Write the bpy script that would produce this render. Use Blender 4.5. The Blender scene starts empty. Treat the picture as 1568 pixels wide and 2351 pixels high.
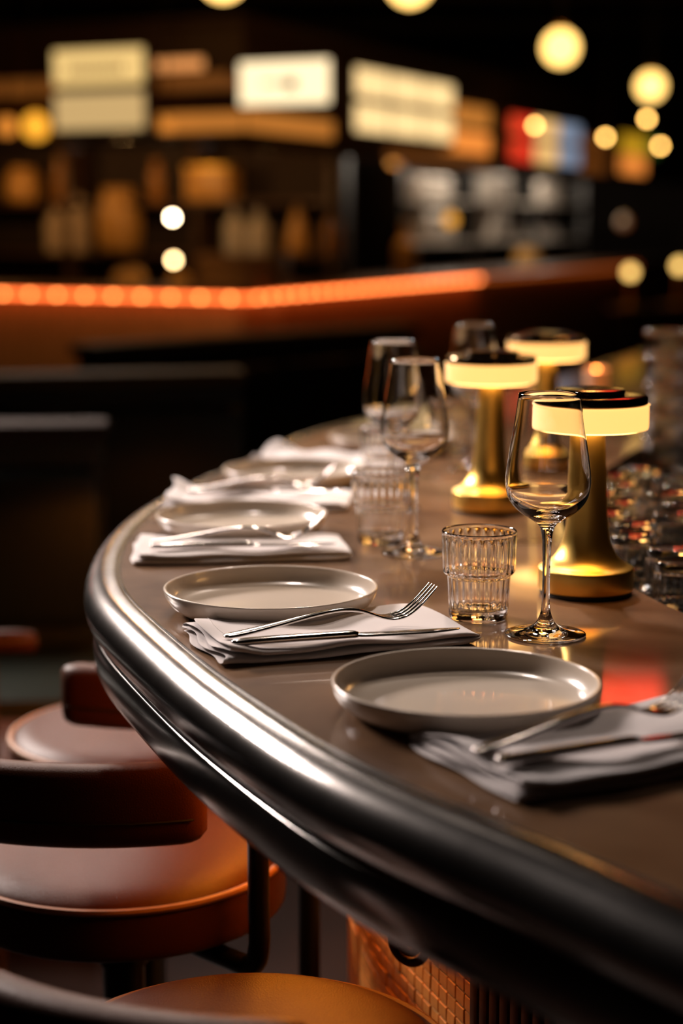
import bpy, bmesh, math, random
from mathutils import Vector, Matrix
random.seed(7)
S = bpy.context.scene
COL = S.collection
PI = math.pi
R = math.radians
ZC = 1.05                     # height of the bar top

# ------------------------------------------------------------------ camera
cam_d = bpy.data.cameras.new('camera'); cam = bpy.data.objects.new('camera', cam_d); COL.objects.link(cam)
cam.location = (0, 0, 1.431)
cam.rotation_euler = (PI/2 - math.atan(664.5/4050), 0, 0)
cam_d.sensor_fit = 'VERTICAL'; cam_d.sensor_height = 36; cam_d.sensor_width = 24
cam_d.lens = 4050/2351*36
cam_d.clip_start = 0.02; cam_d.clip_end = 100
cam_d.dof.use_dof = True; cam_d.dof.focus_distance = 1.635; cam_d.dof.aperture_fstop = 2.6
S.camera = cam

# ------------------------------------------------------------------ world, exposure
w = bpy.data.worlds.new('world'); S.world = w; w.use_nodes = True
w.node_tree.nodes['Background'].inputs[0].default_value = (.6, .35, .2, 1)
w.node_tree.nodes['Background'].inputs[1].default_value = .002
S.view_settings.view_transform = 'Standard'; S.view_settings.look = 'None'
S.view_settings.exposure = 0; S.view_settings.gamma = 1; S.view_settings.use_curve_mapping = False
S.cycles.use_denoising = True
S.cycles.max_bounces = 14; S.cycles.transmission_bounces = 14; S.cycles.transparent_max_bounces = 16
S.cycles.glossy_bounces = 6; S.cycles.diffuse_bounces = 3
S.cycles.caustics_refractive = True; S.cycles.caustics_reflective = True; S.cycles.blur_glossy = .6
S.cycles.sample_clamp_indirect = 6

def area(name, loc, target, size, power, col, sy=None, spread=None):
    l = bpy.data.lights.new(name, 'AREA'); l.energy = power; l.color = col; l.size = size
    if sy: l.shape = 'RECTANGLE'; l.size_y = sy
    if spread: l.spread = R(spread)
    o = bpy.data.objects.new(name, l); COL.objects.link(o); o.location = loc
    o.rotation_euler = (Vector(target)-Vector(loc)).to_track_quat('-Z', 'Y').to_euler(); return o
def spot(name, loc, target, power, col, cone=50, r=.05, blend=.5):
    l = bpy.data.lights.new(name, 'SPOT'); l.energy = power; l.color = col; l.spot_size = R(cone); l.spot_blend = blend; l.shadow_soft_size = r
    o = bpy.data.objects.new(name, l); COL.objects.link(o); o.location = loc
    o.rotation_euler = (Vector(target)-Vector(loc)).to_track_quat('-Z', 'Y').to_euler(); return o
def point(name, loc, power, col, r=.05):
    l = bpy.data.lights.new(name, 'POINT'); l.energy = power; l.color = col; l.shadow_soft_size = r
    o = bpy.data.objects.new(name, l); COL.objects.link(o); o.location = loc; return o
# window light from the left beyond the bar, ceiling downlights over the far end of the bar
area('window_light', (-2.6, 4.6, 2.75), (-.05, 2.4, 1.05), 1.1, 54, (1, .85, .78), .6, 80)
spot('downlight_a', (.1, 4.0, 3.1), (.05, 2.5, 1.05), 150, (1, .80, .66), 36, .09)
spot('downlight_b', (-.4, 3.0, 3.2), (0, 2.0, 1.05), 75, (1, .82, .70), 34, .09)

spot('glass_fill', (.7, 2.9, 3.0), (.46, 2.3, 1.0), 120, (1, .88, .78), 30, .05)  # added fill over the ledge glasses to bring up their highlights
area('ceiling_panel', (-1.25, 7.2, 3.25), (-.1, 1.9, 1.0), 1.1, 14, (1, .84, .76), .4, 100)
point('room_fill_a', (1.3, 9.0, 3.35), 22, (1, .42, .10), .1)  # added warm fill for canopy and ceiling, no fixture
point('room_fill_b', (-2.2, 8.6, 3.35), 14, (1, .42, .10), .1)  # second added warm fill, likewise without a fixture

# ------------------------------------------------------------------ materials
def mat(name, col, rough=.5, metal=0., bump=None, vary=None, coat=0., trans=0., ior=1.5, emit=None, aniso=0., sheen=0., spec=.5):
    m = bpy.data.materials.new(name); m.use_nodes = True
    nt = m.node_tree; b = nt.nodes['Principled BSDF']
    b.inputs['Base Color'].default_value = (*col, 1); b.inputs['Roughness'].default_value = rough
    b.inputs['Metallic'].default_value = metal; b.inputs['Coat Weight'].default_value = coat; b.inputs['Coat Roughness'].default_value = .06
    b.inputs['Transmission Weight'].default_value = trans; b.inputs['IOR'].default_value = ior
    b.inputs['Anisotropic'].default_value = aniso; b.inputs['Sheen Weight'].default_value = sheen
    b.inputs['Specular IOR Level'].default_value = spec
    if emit:
        b.inputs['Emission Color'].default_value = (*emit[0], 1); b.inputs['Emission Strength'].default_value = emit[1]
    tc = None
    if vary or bump:
        tc = nt.nodes.new('ShaderNodeTexCoord')
    if vary:                                        # (colour2, scale, detail[, stretch])
        c2, sc, det = vary[:3]
        n = nt.nodes.new('ShaderNodeTexNoise'); n.inputs['Scale'].default_value = sc; n.inputs['Detail'].default_value = det
        n.inputs['Distortion'].default_value = .6
        if len(vary) > 3:
            mp = nt.nodes.new('ShaderNodeMapping'); mp.inputs['Scale'].default_value = vary[3]
            nt.links.new(tc.outputs['Object'], mp.inputs[0]); nt.links.new(mp.outputs[0], n.inputs['Vector'])
        else:
            nt.links.new(tc.outputs['Object'], n.inputs['Vector'])
        r = nt.nodes.new('ShaderNodeValToRGB')
        r.color_ramp.elements[0].position = .35; r.color_ramp.elements[1].position = .68
        r.color_ramp.elements[0].color = (*col, 1); r.color_ramp.elements[1].color = (*c2, 1)
        nt.links.new(n.outputs['Fac'], r.inputs[0]); nt.links.new(r.outputs[0], b.inputs['Base Color'])
    if bump:                                        # (kind, scale, strength, distance)
        kind, sc, st, dist = bump
        if kind == 'leather':
            n = nt.nodes.new('ShaderNodeTexVoronoi'); n.feature = 'DISTANCE_TO_EDGE'; n.inputs['Scale'].default_value = sc; out = 'Distance'
        elif kind == 'weave':
            n = nt.nodes.new('ShaderNodeTexWave'); n.bands_direction = 'DIAGONAL'; n.inputs['Scale'].default_value = sc; n.inputs['Distortion'].default_value = 1.5; out = 'Fac'
        else:
            n = nt.nodes.new('ShaderNodeTexNoise'); n.inputs['Scale'].default_value = sc; n.inputs['Detail'].default_value = 6; out = 'Fac'
        nt.links.new(tc.outputs['Object'], n.inputs['Vector'])
        bp = nt.nodes.new('ShaderNodeBump'); bp.inputs['Strength'].default_value = st; bp.inputs['Distance'].default_value = dist
        nt.links.new(n.outputs[out], bp.inputs['Height']); nt.links.new(bp.outputs[0], b.inputs['Normal'])
    return m
def glow(name, col, strength, base=(.5, .45, .35), rough=.4):
    return mat(name, base, rough, emit=(col, strength))
M = {}
M['stone'] = mat('brown_stone', (.100, .047, .020), .5, vary=((.215, .115, .056), 6, 9), bump=('noise', 70, .08, .002), coat=.75, spec=.06)
M['zinc'] = mat('polished_zinc', (.30, .285, .27), .20, 1., bump=('noise', 45, .06, .002), vary=((.44, .42, .40), 14, 8))
M['ceramic'] = mat('stone_grey_ceramic', (.68, .58, .48), .25, coat=.5)
M['cloth'] = mat('white_cotton', (.74, .68, .67), .95, bump=('weave', 420, .25, .0005), sheen=.25)
M['thread'] = mat('stitch_thread', (.80, .75, .73), .9)
M['steel'] = mat('polished_steel', (.62, .58, .55), .12, 1.)
M['brass'] = mat('brushed_brass', (.90, .58, .14), .36, 1., bump=('noise', 160, .02, .001), aniso=.5)
nt_ = M['brass'].node_tree; tg_ = nt_.nodes.new('ShaderNodeTangent'); tg_.direction_type = 'RADIAL'; tg_.axis = 'Z'
nt_.links.new(tg_.outputs[0], nt_.nodes['Principled BSDF'].inputs['Tangent'])
M['bronze'] = mat('dark_polished_bronze', (.16, .10, .05), .12, 1.)
M['rubber'] = mat('black_rubber', (.012, .010, .009), .6)
M['lampglow'] = glow('warm_diffuser', (1, .49, .135), 1.55, (.8, .7, .5))
M['lampunder'] = glow('lamp_under_light', (1, .50, .15), 8, (.8, .7, .5))
M['glass'] = mat('clear_glass', (1, 1, 1), 0., trans=1., ior=1.5)
M['leather'] = mat('brown_leather', (.072, .020, .006), .42, bump=('leather', 420, .28, .0014), spec=.20)
M['piping'] = mat('tan_piping', (.34, .17, .08), .5)
M['blackmetal'] = mat('black_steel', (.012, .011, .010), .35, .6)
M['tile'] = mat('mosaic_tile', (.64, .28, .06), .4, vary=((.48, .19, .04), 40, 2), spec=.3)
M['grout'] = mat('dark_grout', (.07, .04, .025), .9)
M['wood'] = mat('dark_walnut', (.055, .026, .012), .45, vary=((.09, .042, .02), 6, 6, (1, 1, 8)))
M['panelwood'] = mat('warm_oak_panel', (.20, .10, .04), .5, vary=((.27, .14, .06), 5, 6, (6, 6, 1)))
M['booth'] = mat('dark_green_leather', (.012, .018, .011), .5)
M['olive'] = mat('olive_cap_wood', (.12, .07, .016), .6, spec=.15)
M['floor'] = mat('dark_floor', (.014, .006, .0035), .55, vary=((.022, .009, .005), 3, 4), spec=.12)
M['dark'] = mat('dark_plaster', (.030, .016, .009), .8)
M['led'] = glow('amber_led_strip', (1, .15, .028), 4.6)
M['led2'] = glow('dim_amber_led_strip', (1, .18, .02), .5)
M['ledbulb'] = glow('led_bulb', (1, .30, .07), 13)
M['under'] = glow('under_counter_led', (1, .27, .018), 75)
M['globe'] = glow('opal_globe', (1, .60, .16), 3.2)
M['bulb'] = glow('small_bulb', (1, .55, .13), 20)
M['bulbrefl'] = glow('reflected_bulb_glow', (1, .66, .30), 22)  # emission for the stand-in of the white bulb's reflection
M['bulbw'] = glow('white_bulb', (1, .74, .45), 60)
M['amberglobe'] = glow('amber_globe', (1, .32, .04), .8)
M['redglobe'] = glow('reddish_globe', (1, .22, .03), .13)
M['signw'] = glow('warm_white_sign', (1, .78, .46), 1.5)
M['signm'] = glow('menu_board_pane', (1, .68, .30), 1.25)
M['sign1'] = glow('cream_sign', (1, .66, .235), .92)
M['sign2'] = glow('dim_cream_sign', (1, .66, .27), .60)
M['signp'] = glow('pink_amber_sign', (1, .38, .11), .85)
M['signmark'] = mat('sign_lettering', (.16, .07, .02), .7)
M['signblack'] = mat('sign_mark_black', (.01, .007, .004), .7)
M['amberA'] = glow('amber_band_glow', (1, .33, .05), .48)  # lamplight on the fascia boards put in as emission
M['amberB'] = glow('dim_amber_band_glow', (1, .27, .04), .11)  # weaker lamplight on fascia boards, also put in as emission
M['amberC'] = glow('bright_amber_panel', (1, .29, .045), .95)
M['amberD'] = glow('bright_amber_globe', (1, .42, .03), 1.3)
M['redsign'] = glow('red_sign_pane', (1, .03, .015), .75)
M['creamsign'] = glow('cream_sign_pane', (1, .58, .20), .95)
M['bluesign'] = glow('pale_blue_sign_pane', (.50, .62, .85), .42)
M['yellowsign'] = glow('yellow_sign_pane', (1, .52, .02), .55)
M['greensign'] = glow('green_sign_pane', (.12, .28, .03), .25)
M['redneon'] = glow('red_lit_panel', (1, .045, .02), 6)
M['whitepot'] = mat('cream_pottery', (.62, .48, .34), .4)
M['amberpot'] = mat('amber_pottery', (.60, .32, .08), .35)
M['brownbottle'] = mat('amber_bottle_glass', (.40, .18, .04), .2, coat=.5)
M['steelsheet'] = mat('kitchen_steel', (.60, .54, .47), .5, .2)
M['whiteware'] = mat('white_crockery', (.75, .70, .66), .3)
M['flame'] = glow('candle_flame', (1, .26, .05), 60)
M['amberglass'] = glow('amber_candle_glass', (1, .25, .05), .35)

# ------------------------------------------------------------------ helpers
def link(name, me, m=None, parent=None):
    o = bpy.data.objects.new(name, me); COL.objects.link(o)
    if m: me.materials.append(M[m] if isinstance(m, str) else m)
    if parent: o.parent = parent
    return o
def mesh(name, V, F, m=None, parent=None, smooth=True, sharp=40):
    me = bpy.data.meshes.new(name); me.from_pydata([tuple(v) for v in V], [], F); me.update()
    bm = bmesh.new(); bm.from_mesh(me); bmesh.ops.recalc_face_normals(bm, faces=bm.faces); bm.to_mesh(me); bm.free()
    if smooth:
        me.polygons.foreach_set('use_smooth', [True]*len(me.polygons))
        me.set_sharp_from_angle(angle=R(sharp))
    return link(name, me, m, parent)
def empty(name, loc, rz=0, parent=None):
    o = bpy.data.objects.new(name, None); COL.objects.link(o); o.location = loc; o.rotation_euler = (0, 0, rz)
    o.empty_display_size = .05
    if parent: o.parent = parent
    return o
def tag(o, label, cat, group=None, kind=None):
    if label: o['label'] = label
    if cat: o['category'] = cat
    if group: o['group'] = group
    if kind: o['kind'] = kind
    return o
def struct(o, label=None):
    o['kind'] = 'structure'
    if label: o['label'] = label
    return o
def copy_tree(o, parent=None):
    c = o.copy(); COL.objects.link(c)
    c.parent = parent
    for ch in list(o.children): copy_tree(ch, c)
    return c
def lathe_vf(prof, n=48, flute=None):
    V, F, rings = [], [], []
    for k, (r, z) in enumerate(prof):
        if r < 1e-6:
            rings.append([len(V)]); V.append((0, 0, z))
        else:
            ring = []
            for i in range(n):
                a = 2*PI*i/n; rr = r
                if flute: rr = r + flute(k, a)
                ring.append(len(V)); V.append((rr*math.cos(a), rr*math.sin(a), z))
            rings.append(ring)
    for a, b in zip(rings, rings[1:]):
        for i in range(n):
            j = (i+1) % n
            if len(a) == 1 and len(b) == 1: continue
            if len(a) == 1: F.append((a[0], b[i], b[j]))
            elif len(b) == 1: F.append((a[i], b[0], a[j]))
            else: F.append((a[i], b[i], b[j], a[j]))
    return V, F
def smooth_prof(P, sub=4):
    out = []
    for i in range(len(P)-1):
        p0 = P[max(i-1, 0)]; p1 = P[i]; p2 = P[i+1]; p3 = P[min(i+2, len(P)-1)]
        for k in range(sub):
            t = k/sub
            out.append(tuple(.5*((2*b)+(-a+c)*t+(2*a-5*b+4*c-d)*t*t+(-a+3*b-3*c+d)*t**3) for a, b, c, d in zip(p0, p1, p2, p3)))
    out.append(tuple(P[-1])); return out
def lathe(name, prof, m, parent=None, n=48, flute=None, loc=(0, 0, 0), sharp=35):
    V, F = lathe_vf(prof, n, flute)
    o = mesh(name, V, F, m, parent, True, sharp); o.location = loc; return o
def box_vf(sx, sy, sz, b=.004):
    bm = bmesh.new(); bmesh.ops.create_cube(bm, size=1); bmesh.ops.scale(bm, vec=(sx, sy, sz), verts=bm.verts)
    if b: bmesh.ops.bevel(bm, geom=bm.edges[:], offset=min(b, sx*.4, sy*.4, sz*.4), segments=2, affect='EDGES', profile=.5)
    return bm
def box(name, c, s, m, parent=None, rz=0, b=.004):
    bm = box_vf(*s, b); me = bpy.data.meshes.new(name); bm.to_mesh(me); bm.free()
    me.polygons.foreach_set('use_smooth', [True]*len(me.polygons)); me.set_sharp_from_angle(angle=R(35))
    o = link(name, me, m, parent); o.location = c; o.rotation_euler = (0, 0, rz); return o
def tube_vf(P, r, n=12, cap=True):
    P = [Vector(p) for p in P]; V, F = [], []
    up = Vector((0, 0, 1)); prev = None
    rr = r if isinstance(r, (list, tuple)) else [r]*len(P)
    for i, p in enumerate(P):
        t = (P[min(i+1, len(P)-1)]-P[max(i-1, 0)]).normalized()
        if prev is None:
            x = t.cross(up)
            if x.length < 1e-3: x = t.cross(Vector((1, 0, 0)))
        else: x = prev - t*prev.dot(t)
        x.normalize(); prev = x; y = t.cross(x)
        for k in range(n):
            a = 2*PI*k/n; V.append(p + (x*math.cos(a)+y*math.sin(a))*rr[i])
    for i in range(len(P)-1):
        for k in range(n):
            j = (k+1) % n; F.append((i*n+k, i*n+j, (i+1)*n+j, (i+1)*n+k))
    if cap:
        F.append(tuple(range(n-1, -1, -1))); F.append(tuple(range((len(P)-1)*n, len(P)*n)))
    return V, F
def tube(name, P, r, m, parent=None, n=12, sub=0):
    if sub: P = smooth_prof(P, sub)
    V, F = tube_vf(P, r, n); return mesh(name, V, F, m, parent)
def sphere(name, c, r, m, parent=None, n=24, sz=1):
    prof = [(r*math.sin(PI*i/(n//2))+(0 if 0 < i < n//2 else 0), -r*sz*math.cos(PI*i/(n//2))) for i in range(n//2+1)]
    prof[0] = (0, -r*sz); prof[-1] = (0, r*sz)
    o = lathe(name, prof, m, parent, n, sharp=80); o.location = c; return o

# ------------------------------------------------------------------ bar outline curves (plan)
def resample(P, step):
    out = [P[0]]; acc = 0
    for a, b in zip(P, P[1:]):
        L = math.hypot(b[0]-a[0], b[1]-a[1]); t = step-acc
        while t <= L:
            out.append((a[0]+(b[0]-a[0])*t/L, a[1]+(b[1]-a[1])*t/L)); t += step
        acc = (acc+L) % step
    return out
def relax(P, it):
    for _ in range(it):
        P = [P[0]]+[((a[0]+2*b[0]+c[0])/4, (a[1]+2*b[1]+c[1])/4) for a, b, c in zip(P, P[1:], P[2:])]+[P[-1]]
    return P
def resample_n(P, n):
    L = [0]
    for a, b in zip(P, P[1:]): L.append(L[-1]+math.hypot(b[0]-a[0], b[1]-a[1]))
    out = []; j = 0
    for i in range(n):
        t = L[-1]*i/(n-1)
        while j < len(L)-2 and L[j+1] < t: j += 1
        f = (t-L[j])/max(L[j+1]-L[j], 1e-9)
        out.append((P[j][0]+(P[j+1][0]-P[j][0])*f, P[j][1]+(P[j+1][1]-P[j][1])*f))
    return out
OUT0 = [(.66, .46), (.47, .632), (.31, .815), (.1954, .9605), (.1394, 1.0464), (.0632, 1.1388), (.005, 1.2268), (-.0492, 1.341),
        (-.0972, 1.4481), (-.145, 1.5728), (-.1907, 1.7001), (-.2185, 1.7822), (-.239, 1.8723), (-.256, 2.0252), (-.258, 2.2), (-.240, 2.40),
        (-.1878, 2.6508), (-.1186, 2.9049), (-.0316, 3.2595), (.20, 3.72), (.5227, 4.3514), (.95, 5.4), (1.3, 6.2)]
IN0 = [(1.10, .98), (.80, 1.12), (.60, 1.27), (.47, 1.44), (.390, 1.59), (.337, 1.70), (.306, 1.837), (.285, 1.97), (.276, 2.12), (.285, 2.27), (.312, 2.42),
       (.365, 2.6), (.43, 2.78), (.55, 3.1), (.78, 3.55), (1.1, 4.15), (1.55, 5.15), (1.9, 5.95)]
OUTC = relax(resample(smooth_prof(OUT0, 12), .02), 14)
INC = relax(resample(smooth_prof(IN0, 12), .02), 10)
def normals(P):                                    # outward (left of travel is outward for OUTC)
    N = []
    for i in range(len(P)):
        a = P[max(i-1, 0)]; b = P[min(i+1, len(P)-1)]
        tx, ty = b[0]-a[0], b[1]-a[1]; L = math.hypot(tx, ty); N.append((-ty/L, tx/L))
    return N
ON = normals(OUTC)
def off(P, N, d): return [(p[0]+n[0]*d, p[1]+n[1]*d) for p, n in zip(P, N)]
def sweep(name, P, N, prof, m, parent=None, sharp=40, close=False):
    V, F = [], []; k = len(prof)
    for p, n in zip(P, N):
        for o, z in prof: V.append((p[0]+n[0]*o, p[1]+n[1]*o, z))
    for i in range(len(P)-1):
        for j in range(k if close else k-1):
            q = (j+1) % k; F.append((i*k+j, i*k+q, (i+1)*k+q, (i+1)*k+j))
    if close:
        F.append(tuple(range(k))); F.append(tuple((len(P)-1)*k+j for j in range(k-1, -1, -1)))
    return mesh(name, V, F, m, parent, True, sharp)

# ------------------------------------------------------------------ room shell
struct(box('floor', (1, 11, -.05), (16, 30, .1), 'floor', b=0))
struct(box('ceiling', (1, 11, 4.05), (16, 30, .1), 'dark', b=0))
struct(box('wall_left', (-7, 11, 2), (.1, 30, 4.1), 'dark', b=0))
struct(box('wall_right', (9, 11, 2), (.1, 30, 4.1), 'dark', b=0))
struct(box('wall_back', (1, 26, 2), (16, .1, 4.1), 'dark', b=0))
struct(box('wall_front', (1, -4, 2), (16, .1, 4.1), 'dark', b=0))
for i in range(7):
    struct(box('trim_%d' % (i+1), (1, 4+i*3, 3.85), (16, .25, .3), 'wood', b=.01), 'dark timber ceiling beam crossing the room')

# ------------------------------------------------------------------ the bar
bar = empty('bar_counter', (0, 2.2, 0))
tag(bar, 'curved bar counter with brown stone top, rolled metal edge and mosaic tiled front', 'bar counter')
def bpar(o):
    o.parent = bar; o.matrix_parent_inverse = Matrix.Translation((0, -2.2, 0)); return o
n = 240
A = resample_n(OUTC, n); B = resample_n(INC, n)
V, F = [], []
for (ax, ay), (bx, by) in zip(A, B):
    for t in (0, .25, .5, .75, 1): V.append((ax+(bx-ax)*t, ay+(by-ay)*t, ZC))
    V.append((bx, by, ZC-.003)); V.append((bx, by, ZC-.045)); V.append((ax, ay, ZC-.045))
for i in range(n-1):
    for j in range(8):
        q = (j+1) % 8; F.append((i*8+j, i*8+q, (i+1)*8+q, (i+1)*8+j))
bpar(mesh('countertop', V, F, 'stone'))
prof = [(-.012, ZC-.02), (-.0005, ZC-.001), (.0002, ZC+.0010), (.0022, ZC+.0013), (.0030, ZC+.0002), (.0036, ZC+.0003), (.0055, ZC+.0008), (.008, ZC+.0010)]
cx, cz, rr = .0105, ZC-.0292, .0302
for a in range(88, -62, -6): prof.append((cx+rr*math.cos(R(a)), cz+rr*math.sin(R(a))))
prof += [(.0250, ZC-.0570), (.0256, ZC-.0583), (.0280, ZC-.0585), (.0290, ZC-.0590), (.0296, ZC-.0605), (.0312, ZC-.070), (.0316, ZC-.082), (.0305, ZC-.094), (.0270, ZC-.1015), (.0225, ZC-.1042), (.0150, ZC-.1050), (-.02, ZC-.1050), (-.02, ZC-.06)]
rail = bpar(sweep('edge_rail', OUTC, ON, prof, 'zinc', sharp=50)); rail['label'] = 'rolled zinc edge with a stepped lower bead'
# soffit board under the overhang, led strip, body
PD = -.27                                          # the body stands back from the edge
bpar(sweep('underside_board', OUTC, ON, [(-.02, ZC-.05), (-.02, ZC-.07), (PD-.04, ZC-.07), (PD-.04, ZC-.05)], 'wood', close=True))
LI = min(range(len(OUTC)), key=lambda i: abs(OUTC[i][1]-1.55))
led = bpar(sweep('led_strip', OUTC[LI:LI+110], ON[LI:LI+110], [(-.18, ZC-.072), (-.18, ZC-.080), (-.192, ZC-.080), (-.192, ZC-.072)], 'under', close=True)); led['label'] = 'glowing orange strip light under the overhang'
bpar(sweep('front_panel', OUTC[:232], ON[:232], [(PD, ZC-.07), (PD, .10), (PD-.03, .10), (PD-.03, 0), (PD-.06, 0), (PD-.06, ZC-.07)], 'grout', close=True))
# mosaic tiles on the part of the front that shows
PAN = off(OUTC, ON, PD); PL = resample(PAN, .0005)
PANN = normals(PL)
tm = None; cnt = 0; TW, TH = .021, .0165
ks = [k for k, p in enumerate(PL) if 1.50 < p[1] < 2.30]
step = int(TW/.0005)
for a in range(ks[0], ks[-1], step):
    for r in range(11):
        z = .762-r*TH
        p = PL[a]; nn = PANN[a]
        j = random.uniform(-.0006, .0006)
        if cnt >= 300: break
        if tm is None:
            bm = box_vf(TW-.002, .005, TH-.002, .0008); tm = bpy.data.meshes.new('tile'); bm.to_mesh(tm); bm.free(); tm.materials.append(M['tile'])
        o = bpy.data.objects.new('tile', tm); COL.objects.link(o)
        o.location = (p[0]+nn[0]*(.001+j), p[1]+nn[1]*(.001+j), z)
        o.rotation_euler = (random.uniform(-.03, .03), 0, math.atan2(nn[1], nn[0])-PI/2+random.uniform(-.03, .03)); bpar(o); cnt += 1
# remaining rows, joined
V, F = [], []
for a in range(ks[0], ks[-1], step):
    for r in list(range(-12, 0)) + list(range(11, 42)):
        z = .762-r*TH; p = PL[a]; nn = PANN[a]; tx, ty = -nn[1], nn[0]; b0 = len(V); h = TW/2-.001
        for dz in (-TH/2+.001, TH/2-.001):
            for s in (-h, h): V.append((p[0]+nn[0]*.003+tx*s, p[1]+nn[1]*.003+ty*s, z+dz))
            for s in (-h, h): V.append((p[0]+tx*s, p[1]+ty*s, z+dz))
        F += [(b0, b0+1, b0+5, b0+4), (b0+4, b0+5, b0+7, b0+6), (b0, b0+1, b0+3, b0+2), (b0, b0+4, b0+6, b0+2), (b0+1, b0+5, b0+7, b0+3)]
o = bpar(mesh('tile_field', V, F, 'tile', smooth=False)); o['kind'] = 'stuff'
# fluted dark pilaster on the front nearest the camera
pil = bpar(empty('pilaster', (0, 0, 0)))
ks2 = [k for k, p in enumerate(PL) if 1.12 < p[1] < 1.60]
for a in range(ks2[0], ks2[-1], 40):
    p = PL[a]; nn = PANN[a]
    o = box('flute', (p[0]+nn[0]*.008, p[1]+nn[1]*.008, .53), (.017, .02, .88), 'wood', pil, math.atan2(nn[1], nn[0])-PI/2, .004)
# pipe brackets under the overhang
k = min(range(len(PL)), key=lambda i: abs(PL[i][1]-2.02)); p = PL[k]; nn = PANN[k]
bpar(tube('bracket', [(p[0]+nn[0]*.055, p[1]+nn[1]*.055, 0), (p[0]+nn[0]*.055, p[1]+nn[1]*.055, ZC-.072)], .013, 'blackmetal'))
# round coat hook under the overhang
hk = bpar(empty('bag_hook', (0, 0, 0)))
def hook(r0, c): return [(c[0]+r0*math.cos(R(a))*.8, c[1]+r0*math.cos(R(a))*-.6, c[2]+r0*math.sin(R(a))) for a in range(-190, 11, 12)]
HC = (.058, 1.44, .819)
tube('ring', hook(.018, HC), .004, 'leather', hk, 10); tube('ring', hook(.0095, HC), .0035, 'leather', hk, 10)
tube('stem', [(HC[0], HC[1], HC[2]), (HC[0], HC[1], ZC-.072)], .006, 'blackmetal', hk, 10)
# lower glassware ledge inside the bar
LZ = .985
C2 = [p for p in INC if 1.3 < p[1] < 4.2]
V = [(p[0]+.002, p[1], LZ) for p in C2]+[(2.1, C2[-1][1]-.6, LZ), (2.1, C2[0][1]+.2, LZ)]
V += [(x, y, z-.03) for x, y, z in V]; m_ = len(V)//2
F = [tuple(range(m_)), tuple(range(2*m_-1, m_-1, -1))]+[(i, (i+1) % m_, m_+(i+1) % m_, m_+i) for i in range(m_)]
lg = bpar(mesh('inner_ledge', V, F, 'blackmetal', smooth=False)); lg['label'] = 'low black ledge for glasses inside the bar'

# ------------------------------------------------------------------ plates
pp = smooth_prof([(.078, 0), (.084, .0006), (.092, .0036), (.0995, .0095), (.1042, .0165), (.1062, .0232), (.1058, .0250), (.1042, .0252), (.1030, .0240), (.1008, .0170), (.0965, .0105), (.0890, .0072), (.078, .0062)], 4)
pprof = [(0, .0022), (.074, .0022), (.0755, 0)]+pp+[(.05, .006), (0, .006)]
def plate(x, y, label, master=[]):
    if not master: master.append(lathe('dinner_plate', pprof, 'ceramic', n=96, sharp=60)); o = master[0]
    else: o = master[0].copy(); COL.objects.link(o)
    o.location = (x, y, ZC+.0002); return tag(o, label, 'plate', 'dinner plates set along the bar')
plate(.0982, 1.353, 'warm grey plate with low upright rim, largest and nearest on the counter')
plate(-.0702, 1.716, 'warm grey plate between the two nearest folded napkins with forks, beside the metal edge')
plate(-.124, 2.162, 'third warm grey plate along the bar, partly behind the fork tips of a napkin')
plate(-.068, 2.575, 'blurred pale plate fourth along the bar, its right end behind a tumbler')
plate(.085, 2.985, 'farthest blurred plate, just left of the wine glass stems')

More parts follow.
